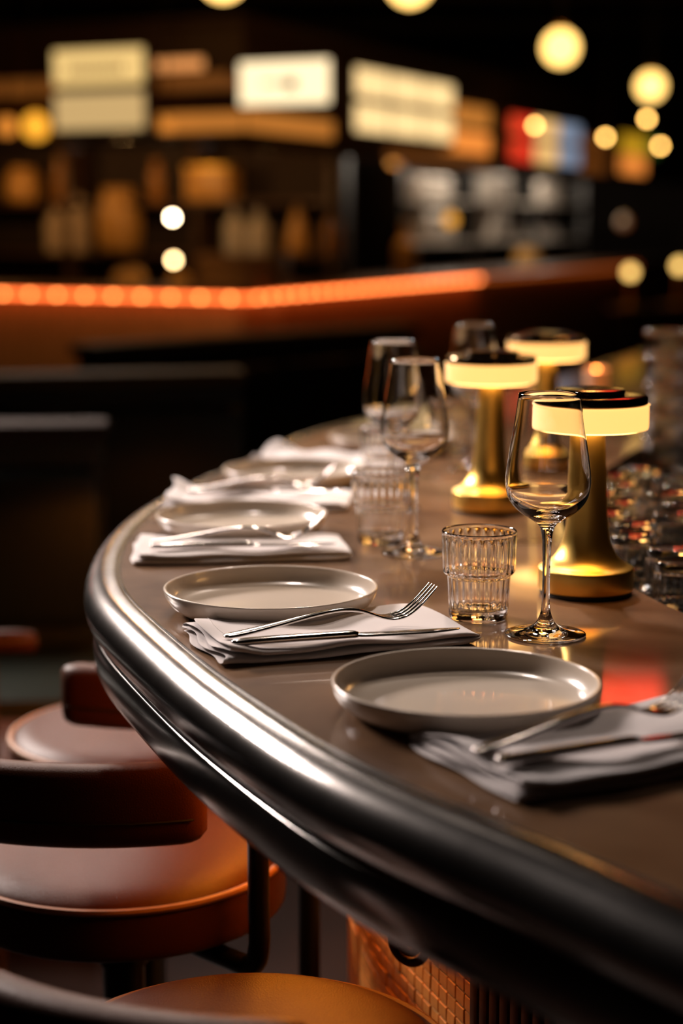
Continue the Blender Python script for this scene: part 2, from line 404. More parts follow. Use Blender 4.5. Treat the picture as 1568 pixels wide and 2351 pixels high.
# ------------------------------------------------------------------ napkins
def napkin(x, y, rz, label, seed=1, L=.24, W=.145, amp=.0016, lift=0., open_wave=.003):
    rnd = random.Random(seed); ph = [rnd.uniform(0, 6.28) for _ in range(8)]
    path = []                                      # (w, z, layer)
    h = .0031; layers = 4; hw = W/2
    for l in range(layers):
        z = .0014+l*h; ins = .0015*l
        ws = [hw-ins-(2*(hw-ins))*k/16 for k in range(17)]
        if l % 2: ws.reverse()
        for q in ws: path.append((q, z, l))
        if l < layers-1:
            e = -(hw) if l % 2 == 0 else hw; s = -1 if l % 2 == 0 else 1
            for a in (-50, 0, 50): path.append((ws[-1]+s*.0022*math.cos(R(a)), z+h/2+h/2*math.sin(R(a)), l+.5))
    nu = 44; V, F = [], []; npth = len(path); ztop = path[-1][1]; zm = ztop/2+.001
    for i in range(nu+1):
        t = i/nu; u = (t-.5)*L
        endr = max(0, (t-.90)/.10); sq = math.sqrt(max(0.04, 1-endr**2.2))
        for (q, z, l) in path:
            le = max(0, 1-t/.14)
            uu = u + le*open_wave*math.sin(q*75+ph[0]+l*1.7)+le*.0028*(l-1.5) + .002*math.sin(q*40+ph[1])*(1-endr)
            zz = zm+(z-zm)*sq
            lf = (l+.4)/layers
            zz += lf*amp*(math.sin(u*38+ph[2])*math.cos(q*34+ph[3])+.7*math.sin(u*71+q*47+ph[4]))
            zz += le*lf*(open_wave*1.6*(1+math.sin(q*62+ph[5]))+lift*math.exp(-((q-hw*.35)/.03)**2))
            if le > .45: zz += .0006                # hem
            wq = q + .0022*math.sin(u*26+ph[6]) + .0012*math.sin(u*55+l)
            wq *= 1-.06*endr
            V.append((uu, wq, max(zz, .0012+.0011*l)))
    for i in range(nu):
        for j in range(npth-1): F.append((i*npth+j, i*npth+j+1, (i+1)*npth+j+1, (i+1)*npth+j))
    # closing web at the folded right end
    o = mesh('folded_napkin', V, F, 'cloth', sharp=180)
    e0 = nu*npth
    sol = o.modifiers.new('thickness', 'SOLIDIFY'); sol.thickness = .0014; sol.offset = 0
    sub = o.modifiers.new('smooth', 'SUBSURF'); sub.levels = 1; sub.render_levels = 1
    o.location = (x, y, ZC+.0003); o.rotation_euler = (0, 0, rz)
    # stitched hem across the open end
    SV, SF = [], []
    col = [k for k, q in enumerate(path) if q[2] == layers-1]
    i = int(nu*.085)
    for k in range(len(col)-1):
        a = Vector(V[i*npth+col[k]]); b = Vector(V[i*npth+col[k+1]])
        for f0 in (.05, .38, .71):
            p0 = a.lerp(b, f0)+Vector((0, 0, .0009)); p1 = a.lerp(b, f0+.2)+Vector((0, 0, .0009))
            v, f = tube_vf([p0, p1], .00035, 5); bq = len(SV); SV += v; SF += [tuple(x_+bq for x_ in g) for g in f]
    st = mesh('hem_stitching', SV, SF, 'thread', o); st['kind'] = 'stuff'
    return tag(o, label, 'napkin', 'folded napkins set along the bar')
napkin(.205, 1.250, R(26), 'folded napkin nearest the camera, crossing the right edge in front of the big plate', 3, .27, .150, .0020, .002, .0018)
napkin(-.010, 1.598, R(20), 'folded white napkin between the two nearest plates, wavy hem towards the metal edge', 5, .245, .140)
napkin(-.117, 2.030, R(7), 'bright white napkin behind the second plate with a neatly squared hem', 8, .245, .135, .0012, 0, .001)
napkin(-.112, 2.395, R(-4), 'blurred white napkin behind the third plate, its left corner bunched up', 11, .25, .13, .003, .022, .004)
napkin(-.005, 2.80, R(-22), 'farthest napkin, a blurred white ridge behind the fourth plate', 14, .25, .14, .005, .018, .004)

# ------------------------------------------------------------------ cutlery
def loft(S_, n=12):                                 # sections: (x, y, z, halfwidth, halfthick)
    V, F = [], []
    for (x, y, z, hw, ht) in S_:
        for k in range(n):
            a = 2*PI*k/n; c_, s_ = math.cos(a), math.sin(a)
            V.append((x, y+hw*math.copysign(abs(c_)**.75, c_), z+ht*math.copysign(abs(s_)**.75, s_)))
    for i in range(len(S_)-1):
        for k in range(n):
            j = (k+1) % n; F.append((i*n+k, i*n+j, (i+1)*n+j, (i+1)*n+k))
    F.append(tuple(range(n-1, -1, -1))); F.append(tuple(range((len(S_)-1)*n, len(S_)*n)))
    return V, F
def make_fork():
    S_ = smooth_prof([(0, 0, .0030, .0012, .0008), (.002, 0, .0031, .0058, .0017), (.02, 0, .0046, .0078, .0019), (.05, 0, .0088, .0066, .0018), (.085, 0, .0140, .0046, .0018),
          (.110, 0, .0160, .0035, .0018), (.128, 0, .0138, .0030, .0018), (.142, 0, .0085, .0040, .0016), (.150, 0, .0058, .0085, .0014), (.158, 0, .0046, .0120, .0012), (.164, 0, .0050, .0128, .0011)], 4)
    V, F = loft(S_); o = mesh('dinner_fork', V, F, 'steel', sharp=60)
    for k in range(4):
        y0 = (k-1.5)*.0068
        T = smooth_prof([(.1625, y0, .0049, .0023, .0010), (.172, y0*.99, .0068, .0020, .0010), (.184, y0*.97, .0140, .0018, .0009), (.198, y0*.95, .0270, .0013, .0008), (.2015, y0*.94, .0310, .0006, .0005)], 4)
        V, F = loft(T, 8); mesh('tine', V, F, 'steel', o, sharp=60)
    return o
def make_knife():
    S_ = smooth_prof([(0, 0, .0032, .0008, .0008), (.002, 0, .0034, .0050, .0026), (.02, 0, .0038, .0062, .0032), (.06, 0, .0042, .0056, .0032), (.105, 0, .0044, .0050, .0032), (.113, 0, .0042, .0042, .0030), (.116, 0, .0040, .0032, .0020)], 4)
    V, F = loft(S_); o = mesh('table_knife', V, F, 'steel', sharp=60)
    T = smooth_prof([(.113, 0, .0040, .0034, .0016), (.120, -.0016, .0038, .0064, .0014), (.150, -.0020, .0036, .0076, .0012), (.185, -.0016, .0034, .0070, .0010), (.207, .0010, .0032, .0036, .0008), (.212, .0028, .0032, .0008, .0005)], 4)
    V, F = loft(T, 10); mesh('blade', V, F, 'steel', o, sharp=60)
    return o
FK, KN = make_fork(), make_knife()
def lay(src, first, x, y, z, rz, ry, label, cat, group):
    o = src if first else copy_tree(src)
    o.location = (x, y, z); o.rotation_euler = (0, ry, rz); tag(o, label, cat, group); return o
ft, kt = 'forks on the napkins', 'knives on the napkins'
NT = ZC+.0130
lay(FK, 1, -.1045, 1.533, NT+.0012, R(19.5), R(-1.5), 'polished fork arched over the napkin between the two nearest plates, tines up', 'fork', ft)
lay(KN, 1, -.0965, 1.508, NT+.0010, R(15), 0, 'polished knife below the sharp arched fork, blade running to the napkin edge', 'knife', kt)
lay(FK, 0, .0928, 1.184, NT+.0020, R(28.5), R(-2), 'blurred fork on the nearest napkin, tines cut by the right edge', 'fork', ft)
lay(KN, 0, .1065, 1.162, NT+.0016, R(24.5), 0, 'blurred knife on the nearest napkin beside the cropped fork', 'knife', kt)
lay(FK, 0, -.2205, 2.008, NT+.001, R(1.5), R(-1.5), 'soft focus fork on the squared white napkin behind the second plate', 'fork', ft)
lay(KN, 0, -.2175, 1.978, NT+.0008, R(4), 0, 'soft focus knife on the squared white napkin behind the second plate', 'knife', kt)
lay(FK, 0, -.210, 2.402, NT+.003, R(2), R(-1.5), 'blurred fork on the napkin with the bunched corner', 'fork', ft)
lay(KN, 0, -.2085, 2.378, NT+.003, R(4), 0, 'blurred knife on the napkin with the bunched corner', 'knife', kt)

# ------------------------------------------------------------------ glasses
wo = [(.0285, .2262), (.0318, .200), (.0352, .180), (.0382, .160), (.0395, .147), (.0388, .138), (.0362, .129), (.0310, .1215), (.0235, .1150), (.0150, .1095), (.0088, .1050), (.0062, .1000), (.0048, .0930), (.0040, .080), (.0036, .060), (.0036, .040), (.0040, .028), (.0052, .0205), (.0090, .0125), (.0165, .0070), (.0270, .0040), (.0355, .0028), (.0378, .0020)]
wi = [(.0277, .2263), (.0310, .200), (.0344, .180), (.0374, .160), (.0387, .147), (.0380, .138), (.0352, .1305), (.0290, .1235), (.0200, .1180), (.0100, .1145), (.0, .1135)]
wprof = [(0, .0007), (.030, .0005), (.0370, .0004), (.0380, .0011)]+list(reversed(smooth_prof(wo, 4)))+[(.0281, .2268)]+smooth_prof(wi, 4)
wine_m = []
def wine(x, y, label):
    if not wine_m: o = lathe('wine_glass', wprof, 'glass', n=72, sharp=80); wine_m.append(o)
    else: o = wine_m[0].copy(); COL.objects.link(o)
    o.location = (x, y, ZC+.0002); return tag(o, label, 'wine glass', 'wine glasses along the bar')
wine(.1905, 1.610, 'sharp empty wine glass standing in front of the nearest gold lamp')
wine(.0845, 2.022, 'soft focus empty wine glass beside the second tumbler')
wine(.0680, 2.345, 'blurred wine glass overlapping behind the second wine glass')
wine(.2065, 2.745, 'farthest blurred wine glass, its bowl rising behind the second lamp')

to = [(.0265, 0), (.0280, .0010), (.0288, .004), (.0292, .009), (.0302, .030), (.0308, .0395), (.0312, .0425), (.0335, .0448), (.0350, .0470), (.0355, .050), (.0361, .065), (.0366, .080), (.0367, .0845)]
tp = smooth_prof(to, 3)+[(.0364, .0865), (.0356, .0872), (.0348, .0865)]
ti = smooth_prof([(.0345, .0845), (.0342, .080), (.0337, .065), (.0331, .0510), (.0322, .0475), (.0293, .0445), (.0285, .0410), (.0279, .030), (.0270, .0135), (.0250, .0105), (.0150, .0095), (0, .0094)], 3)
tprof = [(0, .0022), (.018, .0018), (.0235, .0003)]+tp+ti
def flute(k, a):
    r, z = tprof[k]
    if r < .022: return 0
    outer = 3 <= k < 3+len(tp)-3
    lim = max(0, min(1, (z-.009)/.006))*max(0, min(1, (.0835-z)/.004))
    lim *= max(0, min(1, abs(z-.0455)/.004))
    return (-.00075 if outer else .00045)*lim*abs(math.cos(12*a))**1.5
tumb_m = []
def tumbler(x, y, z, label, group, flip=False, name='ribbed_tumbler', rz=0.):
    if not tumb_m: o = lathe(name, tprof, 'glass', n=120, flute=flute, sharp=60); tumb_m.append(o)
    else: o = tumb_m[0].copy(); COL.objects.link(o)
    o.location = (x, y, z+(.0873 if flip else 0)+.0002); o.rotation_euler = (PI if flip else 0, 0, rz)
    return tag(o, label, 'tumbler', group)
g = 'tumblers set along the bar'
tumbler(.1335, 1.683, ZC, 'sharp ribbed clear tumbler with a stepped waist, left of the nearest wine glass', g)
tumbler(.0480, 2.098, ZC, 'soft focus ribbed tumbler beside the second wine glass, nearest of the blurred ones', g, rz=.1)
tumbler(.0640, 2.560, ZC, 'faint blurred tumbler beside the fourth plate, seen through the second wine glass', g)
tumbler(.1900, 2.960, ZC, 'faint blurred tumbler just left of the second lamp stem', g)
# upturned tumblers on the ledge inside the bar
gi = 'upturned tumblers on the low ledge inside the bar'
import bisect
def inx(y):
    return min(INC, key=lambda p: abs(p[1]-y))[0]
row = 0
yy = 1.865
while yy < 2.66:
    xx = inx(yy)+.062+(.02 if row % 2 else 0)
    if row == 0: xx = .366
    xm = .19*yy+.035
    ci = 0
    while xx < xm:
        tumbler(xx, yy, LZ, 'upturned clear tumbler on the dark ledge, %s row, %s from the bar edge' % (['front', 'second', 'third', 'fourth', 'fifth', 'sixth', 'seventh', 'eighth', 'ninth', 'tenth', 'last', 'last'][row], ['first', 'second', 'third', 'fourth', 'fifth'][ci]), gi, True, rz=random.random())
        xx += .079; ci += 1
    yy += .080; row += 1
gs = 'nested stacks of tumblers at the right'
k = 0
for (sx, sy, num, lab) in [(.545, 2.97, 5, 'blurred stack nearest the lamps'), (.628, 3.02, 5, 'blurred stack at the far right edge'), (.605, 2.87, 4, 'shorter blurred stack in front')]:
    for q in range(num):
        tumbler(sx, sy, LZ+q*.0455, '%s clear tumbler of the %s' % ('topmost' if q == num-1 else ['lowest', 'second lowest', 'middle', 'second highest'][q], lab), gs)

# ------------------------------------------------------------------ table lamps
bprof = [(.0478, .0045), (.0492, .0052), (.0495, .0062), (.0495, .0262), (.0492, .0272), (.0482, .0280)]+smooth_prof([(.0464, .0288), (.0405, .0318), (.0340, .0375), (.0287, .0455), (.0248, .0550), (.0224, .0670), (.0208, .0820), (.0198, .0980), (.0180, .138), (.0160, .1725)], 5)
def make_lamp():
    t = empty('table_lamp', (0, 0, 0))
    lathe('foot_pad', [(0, 0), (.046, 0), (.0475, .001), (.0475, .0045), (0, .0045)], 'rubber', t)
    b = lathe('stem', [(0, .0045)]+bprof+[(0, .1725)], 'brass', t, 96, sharp=50); b['label'] = 'brushed brass trumpet stem and base'
    d = lathe('light_ring', smooth_prof([(0, .1722), (.030, .1722), (.0570, .1726), (.0598, .1738), (.0605, .1765), (.0605, .190), (.0603, .1965), (.0590, .1980), (.030, .1980), (0, .1980)], 3), 'lampglow', t, 96, sharp=60); d['label'] = 'glowing cream light ring'
    u_ = lathe('under_light', [(.0185, .1714), (.054, .1714), (.054, .1722), (.0185, .1722), (.0185, .1714)], 'lampunder', t, 48); u_['label'] = 'downward light under the ring'
    c = lathe('cap', [(0, .1981), (.0585, .1981), (.0592, .1990), (.0592, .2050), (.0580, .2068), (.054, .2074), (.0372, .2076), (0, .2076)], 'bronze', t, 96); c['label'] = 'dark polished cap'
    b2 = lathe('touch_disc', [(0, .2076), (.0352, .2076), (.0360, .2086), (.0360, .2118), (.0350, .2132), (.030, .2138), (0, .2140)], 'bronze', t, 72)
    return t
LM = make_lamp(); gl = 'cordless lamps along the bar'
LM.location = (.2545, 1.803, ZC); tag(LM, 'nearest gold mushroom lamp, glowing ring behind the sharp wine glass', 'table lamp', gl)
o = copy_tree(LM); o.location = (.1985, 2.335, ZC); tag(o, 'second gold mushroom lamp, soft focus, between the wine glasses', 'table lamp', gl)
o = copy_tree(LM); o.location = (.3185, 2.745, ZC); tag(o, 'farthest gold mushroom lamp, blurred, rising behind the second', 'table lamp', gl)
# tealight far along the counter
t = empty('tealight_holder', (.585, 4.05, ZC)); tag(t, 'small amber candle glass glowing far along the counter above the nearest lamp cap', 'candle')
lathe('cup', [(0, 0), (.022, 0), (.025, .004), (.028, .05), (.0265, .05), (.0235, .006), (0, .005)], 'amberglass', t, 32)
sphere('flame', (0, 0, .040), .007, 'flame', t, 12, 1.6)

# ------------------------------------------------------------------ stools
def make_stool(name, loc, facing, a0, a1, posts, label, rad=.185, bz=(.818, .902), br=None, bc=(0, 0), zs=.744):
    t = empty(name, (loc[0], loc[1], 0)); tag(t, label, 'bar stool', 'leather bar stools along the bar')
    s = lathe('seat', smooth_prof([(0, zs+.008), (.06, zs+.0085), (.12, zs+.0075), (.155, zs+.004), (rad-.012, zs-.003), (rad-.004, zs-.010)], 4)+smooth_prof([(rad-.002, zs-.012), (rad, zs-.02), (rad, zs-.055), (rad-.004, zs-.064), (rad-.02, zs-.068)], 3)+[(0, zs-.068)], 'leather', t, 72, sharp=70)
    ring = [(math.cos(2*PI*k/72)*(rad-.001), math.sin(2*PI*k/72)*(rad-.001), zs-.009) for k in range(73)]
    tube('piping', ring, .0042, 'piping', s, 8)
    # backrest: curved pad
    br = br or rad+.012; V, F = [], []; nsec = 40; npr = 20; zc_, hz = (bz[0]+bz[1])/2, (bz[1]-bz[0])/2
    for i in range(nsec+1):
        f = i/nsec; a = R(a0+(a1-a0)*f)
        e = min(f, 1-f)*(a1-a0)*PI/180*br; sc = math.sqrt(max(.02, 1-max(0, 1-e/.028)**2))
        for q in range(npr):
            g_ = 2*PI*q/npr; c_, s_ = math.cos(g_), math.sin(g_)
            dr = .022*math.copysign(abs(c_)**.7, c_)*sc; dz = hz*math.copysign(abs(s_)**.55, s_)*(.72+.28*sc)
            V.append((bc[0]+(br+dr)*math.cos(a), bc[1]+(br+dr)*math.sin(a), zc_+dz))
    for i in range(nsec):
        for q in range(npr):
            j = (q+1) % npr; F.append((i*npr+q, i*npr+j, (i+1)*npr+j, (i+1)*npr+q))
    F.append(tuple(range(npr))); F.append(tuple(nsec*npr+q for q in range(npr)))
    bk = mesh('backrest', V, F, 'leather', t, sharp=70)
    seam = [(bc[0]+(br+.0225)*math.cos(R(a0+(a1-a0)*k/40)), bc[1]+(br+.0225)*math.sin(R(a0+(a1-a0)*k/40)), zc_-.012) for k in range(2, 39)]
    tube('seam', seam, .0012, 'rubber', bk, 6)
    for pa in posts:
        a = R(pa); ro = rad+.044
        P = [(.03*math.cos(a), .03*math.sin(a), zs-.082), ((ro-.05)*math.cos(a), (ro-.05)*math.sin(a), zs-.082), ((ro-.012)*math.cos(a), (ro-.012)*math.sin(a), zs-.078), (ro*math.cos(a), ro*math.sin(a), zs-.055), (ro*math.cos(a), ro*math.sin(a), zs), (ro*math.cos(a), ro*math.sin(a), zc_-.005), ((ro-.004)*math.cos(a), (ro-.004)*math.sin(a), zc_+.02)]
        tube('back_post', smooth_prof(P, 5), .0115, 'blackmetal', t, 14)
    lathe('swivel_plate', [(0, zs-.068), (.085, zs-.068), (.085, zs-.084), (.045, zs-.092), (.028, zs-.11), (.028, zs-.14), (0, zs-.14)], 'blackmetal', t, 32)
    lathe('pedestal', [(0, .03), (.024, .03), (.024, zs-.11), (0, zs-.11)], 'blackmetal', t, 24)
    lathe('base', [(0, 0), (.19, 0), (.19, .008), (.06, .022), (.03, .05), (0, .05)], 'blackmetal', t, 48)
    tube('foot_ring', [(.13*math.cos(2*PI*k/36), .13*math.sin(2*PI*k/36), .28) for k in range(37)], .010, 'blackmetal', t, 10)
    for k in range(3): tube('foot_ring_spoke', [(.02*math.cos(2.1*k), .02*math.sin(2.1*k), .28), (.13*math.cos(2.1*k), .13*math.sin(2.1*k), .28)], .007, 'blackmetal', t, 8)
    return t
make_stool('bar_stool', (-.077, 1.355), 0, -140, -87, (-104,), 'nearest brown leather stool, only its blurred back and glowing seat rim showing at the bottom', .175, br=.35, bc=(.042, .145), bz=(.800, .884), zs=.756)
make_stool('bar_stool', (-.2475, 1.895), 0, -135, -70, (-45, -185), 'brown leather stool with tan piping and padded back, in the middle of the left side', br=.32, bc=(.0025, .105))
make_stool('bar_stool', (-.272, 2.362), 0, -115, -60, (-60,), 'farther leather stool whose oval seat shows pale above the middle stool back', br=.34, bc=(.06, .13), bz=(.80, .880))
# a dining chair to the left, mostly out of frame
t = empty('dining_chair', (-.80, 3.15, 0)); tag(t, 'dark chair at the left edge, only the shiny end of its top rail in view', 'chair')
V, F = [], []
pts = smooth_prof([(-.24, -.16, .70), (-.10, -.235, .725), (.08, -.235, .725), (.22, -.20, .722), (.26, -.165, .712)], 6)
V, F = tube_vf(pts, .020, 12); mesh('top_rail', V, F, 'leather', t)
box('seat', (0, 0, .45), (.42, .40, .05), 'leather', t, b=.02)
for sx, sy, h in ((-.18, -.18, .71), (.19, -.19, .71), (-.18, .17, .44), (.19, .17, .44)): tube('leg', [(sx, sy, 0), (sx, sy, h)], .015, 'wood', t)

# ------------------------------------------------------------------ dark seating behind
def booth(name, p0, p1, z, label, capm='olive', th=.14):
    dx, dy = p1[0]-p0[0], p1[1]-p0[1]; L = math.hypot(dx, dy); a = math.atan2(dy, dx)
    t = empty(name, ((p0[0]+p1[0])/2, (p0[1]+p1[1])/2, 0), a); tag(t, label, 'booth seat')
    k = max(2, round(L/.42))
    box('backboard', (0, 0, (z-.04)/2), (L, th*.6, z-.04), 'booth', t, b=.01)
    for i in range(k):
        box('back_cushion', (-L/2+(i+.5)*L/k, -th*.45, .70), (L/k-.012, .10, z*2-1.6 if z*2-1.6 > .3 else .4), 'booth', t, b=.03)
    box('cap_rail', (0, 0, z-.02), (L+.02, th, .04), capm, t, b=.008)
    box('seat', (0, -.32, .42), (L, .5, .12), 'booth', t, b=.03)
    box('plinth', (0, -.30, .18), (L, .44, .36), 'wood', t, b=.01)
    return t
booth('booth_seat', (-.86, 5.9), (.26, 7.1), 1.03, 'dark green booth with an olive top rail below the glowing counter')
booth('booth_seat', (-1.25, 5.05), (-.30, 5.25), 1.0, 'nearer dark booth at the left with a short lit top rail')
booth('booth_seat', (-1.6, 3.95), (-.55, 4.05), .98, 'black booth back in the shadow at the left above the stools', 'dark')

# ------------------------------------------------------------------ lit kiosk behind
KC = (-.589, 11.0); KA = math.atan2(-.4136, .9105)
def kw(x, y, z): return (KC[0]+x*math.cos(KA)-y*math.sin(KA), KC[1]+x*math.sin(KA)+y*math.cos(KA), z)
ks_ = empty('kiosk_bar', (KC[0], KC[1], 0), KA); tag(ks_, 'corner service bar with a dark overhead canopy and glowing counter edge', 'kiosk')
def kb(name, x0, x1, y0, y1, z0, z1, m, parent=None, b=.006):
    return box(name, ((x0+x1)/2, (y0+y1)/2, (z0+z1)/2), (x1-x0, y1-y0, z1-z0), m, parent or ks_, 0, b)
kb('canopy_fascia', -5, -.001, 0, .12, 1.96, 2.62, 'wood'); kb('canopy_fascia', -.12, 0, .12, 12, 1.88, 2.62, 'wood')
kb('canopy_roof', -5, 0, 0, 12, 2.62, 2.68, 'wood')
kb('canopy_soffit', -5, -.12, .12, 12, 2.50, 2.54, 'wood')
kb('counter_body', -5, -.06, .06, .6, 0, .95, 'panelwood'); kb('counter_body', -.6, -.06, .6, 12, 0, .95, 'panelwood')
kb('counter_top', -5, 0, 0, .65, .98, 1.01, 'wood'); kb('counter_top', -.65, 0, .65, 12, .98, 1.01, 'wood')
for x0, x1 in ((-5, -3.0), (-2.99, -1.5), (-1.49, -.02)): pass
a = kb('light_strip', -5, -.02, -.012, .03, .955, .98, 'led'); a['label'] = 'glowing orange strip under the left counter edge'
a = kb('light_strip', -.03, .012, .0, 4.25, .955, .98, 'led'); a['label'] = 'glowing orange strip under the receding counter edge'
a = kb('light_strip', -.03, .012, 4.35, 9.2, .955, .98, 'led2'); a['label'] = 'dimmer far end of the orange strip'
bm_ = None
for i in range(12):
    o = sphere('strip_bulb', (-.10-i*.212, -.028, .967), .0125, 'ledbulb', ks_, 12) if bm_ is None else bm_.copy()
    if bm_ is None: bm_ = o
    else: COL.objects.link(o); o.location = (-.10-i*.212, -.028, .967)
for i in range(22):
    o = bm_.copy(); COL.objects.link(o); o.location = (.028, .10+i*.19, .967); o.scale = (.75, .75, .75)
a = kb('fascia_band', -.60, -.005, -.02, 0, 1.985, 2.095, 'amberA'); a['label'] = 'amber band on the left canopy edge, lamplight set as its own glow'  # bands are trim boards; the warm light on them is set as glow
a = kb('fascia_band', -.60, -.005, -.02, 0, 2.235, 2.335, 'amberB'); a['label'] = 'dim amber band above, lamplight set as its own glow'
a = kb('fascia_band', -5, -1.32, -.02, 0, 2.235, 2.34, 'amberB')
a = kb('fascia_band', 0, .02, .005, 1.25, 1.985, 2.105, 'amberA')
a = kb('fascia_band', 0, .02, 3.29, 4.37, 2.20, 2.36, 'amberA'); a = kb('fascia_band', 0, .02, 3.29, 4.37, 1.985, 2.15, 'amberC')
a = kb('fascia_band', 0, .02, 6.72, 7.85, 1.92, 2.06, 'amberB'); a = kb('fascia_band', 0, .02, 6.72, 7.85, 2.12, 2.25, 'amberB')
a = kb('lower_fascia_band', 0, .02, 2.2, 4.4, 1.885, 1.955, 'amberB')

def lightbox(name, x0, x1, y0, y1, rows, cols, mats, label, z0, z1, side, marks=None, gap=.018, fr='wood'):
    # side 'L': faces -Y local; side 'R': faces +X local
    t = empty(name, kw((x0+x1)/2, (y0+y1)/2, z0), KA); tag(t, label, 'sign')
    cx_, cy_ = (x0+x1)/2, (y0+y1)/2
    box('case', (0, 0, (z1-z0)/2), (x1-x0, y1-y0, z1-z0), fr, t, b=.012)
    W = (x1-x0) if side == 'L' else (y1-y0); H = z1-z0
    wq, hq = (W-gap*(cols+1))/cols, (H-gap*(rows+1))/rows
    for r in range(rows):
        for c in range(cols):
            u = -W/2+gap+(c+.5)*wq+c*gap; v = gap+(r+.5)*hq+r*gap
            m = mats[(rows-1-r)*cols+c] if len(mats) > 1 else mats[0]
            if side == 'L': box('pane', (u, -(y1-y0)/2-.006, v), (wq, .012, hq), m, t, b=.004)
            else: box('pane', ((x1-x0)/2+.006, u, v), (.012, wq, hq), m, t, b=.004)
    for (u, v, w_, h_, mm) in (marks or []):
        if side == 'L': box('lettering', (-W/2+u*W, -(y1-y0)/2-.014, v*H), (w_, .004, h_), mm, t, b=0)
        else: box('lettering', ((x1-x0)/2+.014, -W/2+u*W, v*H), (.004, w_, h_), mm, t, b=0)
    return t
lightbox('menu_sign', -1.295, -.612, -.13, -.022, 1, 1, ['sign1'], 'upper cream lit sign of the left pair, faint line of lettering', 2.262, 2.51, 'L', [(.22+.075*i, .45, .028, .05, 'signmark') for i in range(8)])
lightbox('menu_sign', -1.295, -.612, -.13, -.022, 1, 1, ['sign2'], 'lower, duller cream lit sign of the left pair, plain', 1.99, 2.245, 'L')
lightbox('pill_sign', -.58, -.235, -.075, -.022, 1, 1, ['signp'], 'small pinkish lit bar sign right of the left pair of signs', 2.345, 2.425, 'L', gap=.006)
ws = lightbox('blade_sign', .03, .64, -.13, -.02, 1, 1, ['signw'], 'brightest white lit sign with a small dark mark, at the canopy corner', 2.115, 2.385, 'L', [(.58, .47, .075, .065, 'signblack'), (.42, .50, .20, .020, 'signmark')], gap=.010)
lightbox('menu_board', .022, .12, 1.33, 3.26, 2, 3, ['signm'], 'long cream lit menu board of six panes on the receding canopy side', 1.99, 2.52, 'R', gap=.055)
lightbox('striped_sign', .022, .12, 4.52, 6.6, 2, 3, ['redsign', 'creamsign', 'bluesign', 'redsign', 'creamsign', 'bluesign'], 'lit sign in red, cream and pale blue columns', 1.90, 2.375, 'R', gap=.05)
lightbox('yellow_sign', .022, .12, 7.95, 9.45, 2, 3, ['yellowsign', 'yellowsign', 'greensign', 'amberC', 'amberC', 'wood'], 'lit yellow and green sign at the far right end of the canopy', 1.90, 2.35, 'R', gap=.03)

box('hanger_arm', (-.33, .03, .20), (.12, .12, .03), 'blackmetal', ws, b=.004)

# shelves inside the kiosk
sh = empty('back_shelf', kw(-1.80, 1.75, 0), KA); tag(sh, 'dark wooden back shelves inside the left half of the kiosk', 'shelf')
box('back_panel', (0, .16, 1.0), (3.3, .03, 2.0), 'dark', sh)
for z in (.80, 1.20, 1.57): box('shelf_board', (0, 0, z), (3.3, .30, .03), 'wood', sh)
for x in (-1.635, -.55, .55, 1.635): box('upright', (x, 0, 1.0), (.03, .30, 2.0), 'wood', sh)
sr = empty('kitchen_pass', kw(-1.0, 7.1, 0), KA+PI/2); tag(sr, 'steel kitchen shelving lit cool grey behind the receding counter', 'shelf')
for z in (.85, 1.25, 1.62): box('shelf_board', (0, 0, z), (5.4, .45, .03), 'steelsheet', sr)
for x in (-2.7, -.9, .9, 2.7): box('upright', (x, 0, .95), (.05, .45, 1.9), 'blackmetal', sr)
box('back_panel', (0, .25, .95), (5.4, .03, 1.9), 'dark', sr)

jar = [(0, 0), (.9, 0), (1, .06), (1, .62), (.92, .72), (.55, .80), (.55, .92), (.6, 1), (0, 1)]
bottle = [(0, 0), (.92, 0), (1, .04), (1, .52), (.85, .62), (.36, .74), (.30, .92), (.38, .94), (.38, 1), (0, 1)]
pot = [(0, 0), (.75, 0), (.95, .15), (1, .4), (.92, .7), (.7, .88), (.72, 1), (.62, 1), (.6, .86), (0, .8)]
cone = [(0, 0), (.8, 0), (1, .1), (.75, .5), (.3, .85), (.18, 1), (0, 1)]
def vessel(name, prof, x, y, z, r, h, m, label, cat, group=None, lid=None):
    o = lathe(name, smooth_prof([(a*r, b*h) for a, b in prof], 2), m, n=28); o.location = (x, y, z)
    if lid: lathe('stopper', [(0, h), (r*.5, h), (r*.5, h*1.08), (0, h*1.1)], lid, o, 20)
    return tag(o, label, cat, group)

def kv(name, prof, x, y, z, r, h, m, label, cat, group=None, lid=None):
    p = kw(x, y, z); return vessel(name, prof, p[0], p[1], p[2], r, h, m, label, cat, group, lid)
SB, SU, CT = 1.216, 1.586, 1.011
gj = 'vessels on the kiosk shelves'
kv('storage_jar', jar, -2.50, 1.70, SB, .085, .33, 'whitepot', 'blurred cream jar, left one of the pair on the kiosk shelf', 'jar', gj, 'wood')
kv('storage_jar', jar, -2.30, 1.70, SB, .075, .40, 'whitepot', 'blurred cream jar, taller right one of the pair on the kiosk shelf', 'jar', gj, 'wood')
kv('round_urn', pot, -1.94, 1.68, SB, .17, .46, 'amberpot', 'large round amber urn right of the cream jars', 'urn', gj)
kv('copper_pot', pot, -2.80, 1.70, SU, .14, .25, 'amberpot', 'squat amber pot on the upper shelf at the far left', 'pot', gj)
kv('spice_jar', jar, -2.45, 1.70, SU, .06, .34, 'brownbottle', 'small brown jar on the upper shelf above the cream jars', 'jar', gj)
kv('spice_jar', jar, -1.62, 1.70, SU, .055, .30, 'brownbottle', 'small brown jar on the upper shelf left of the amber tin', 'jar', gj)
kv('pointed_bottle', cone, -.47, 1.70, SB, .085, .34, 'amberpot', 'pointed tan bottle on the kiosk shelf left of the corner', 'bottle', gj)
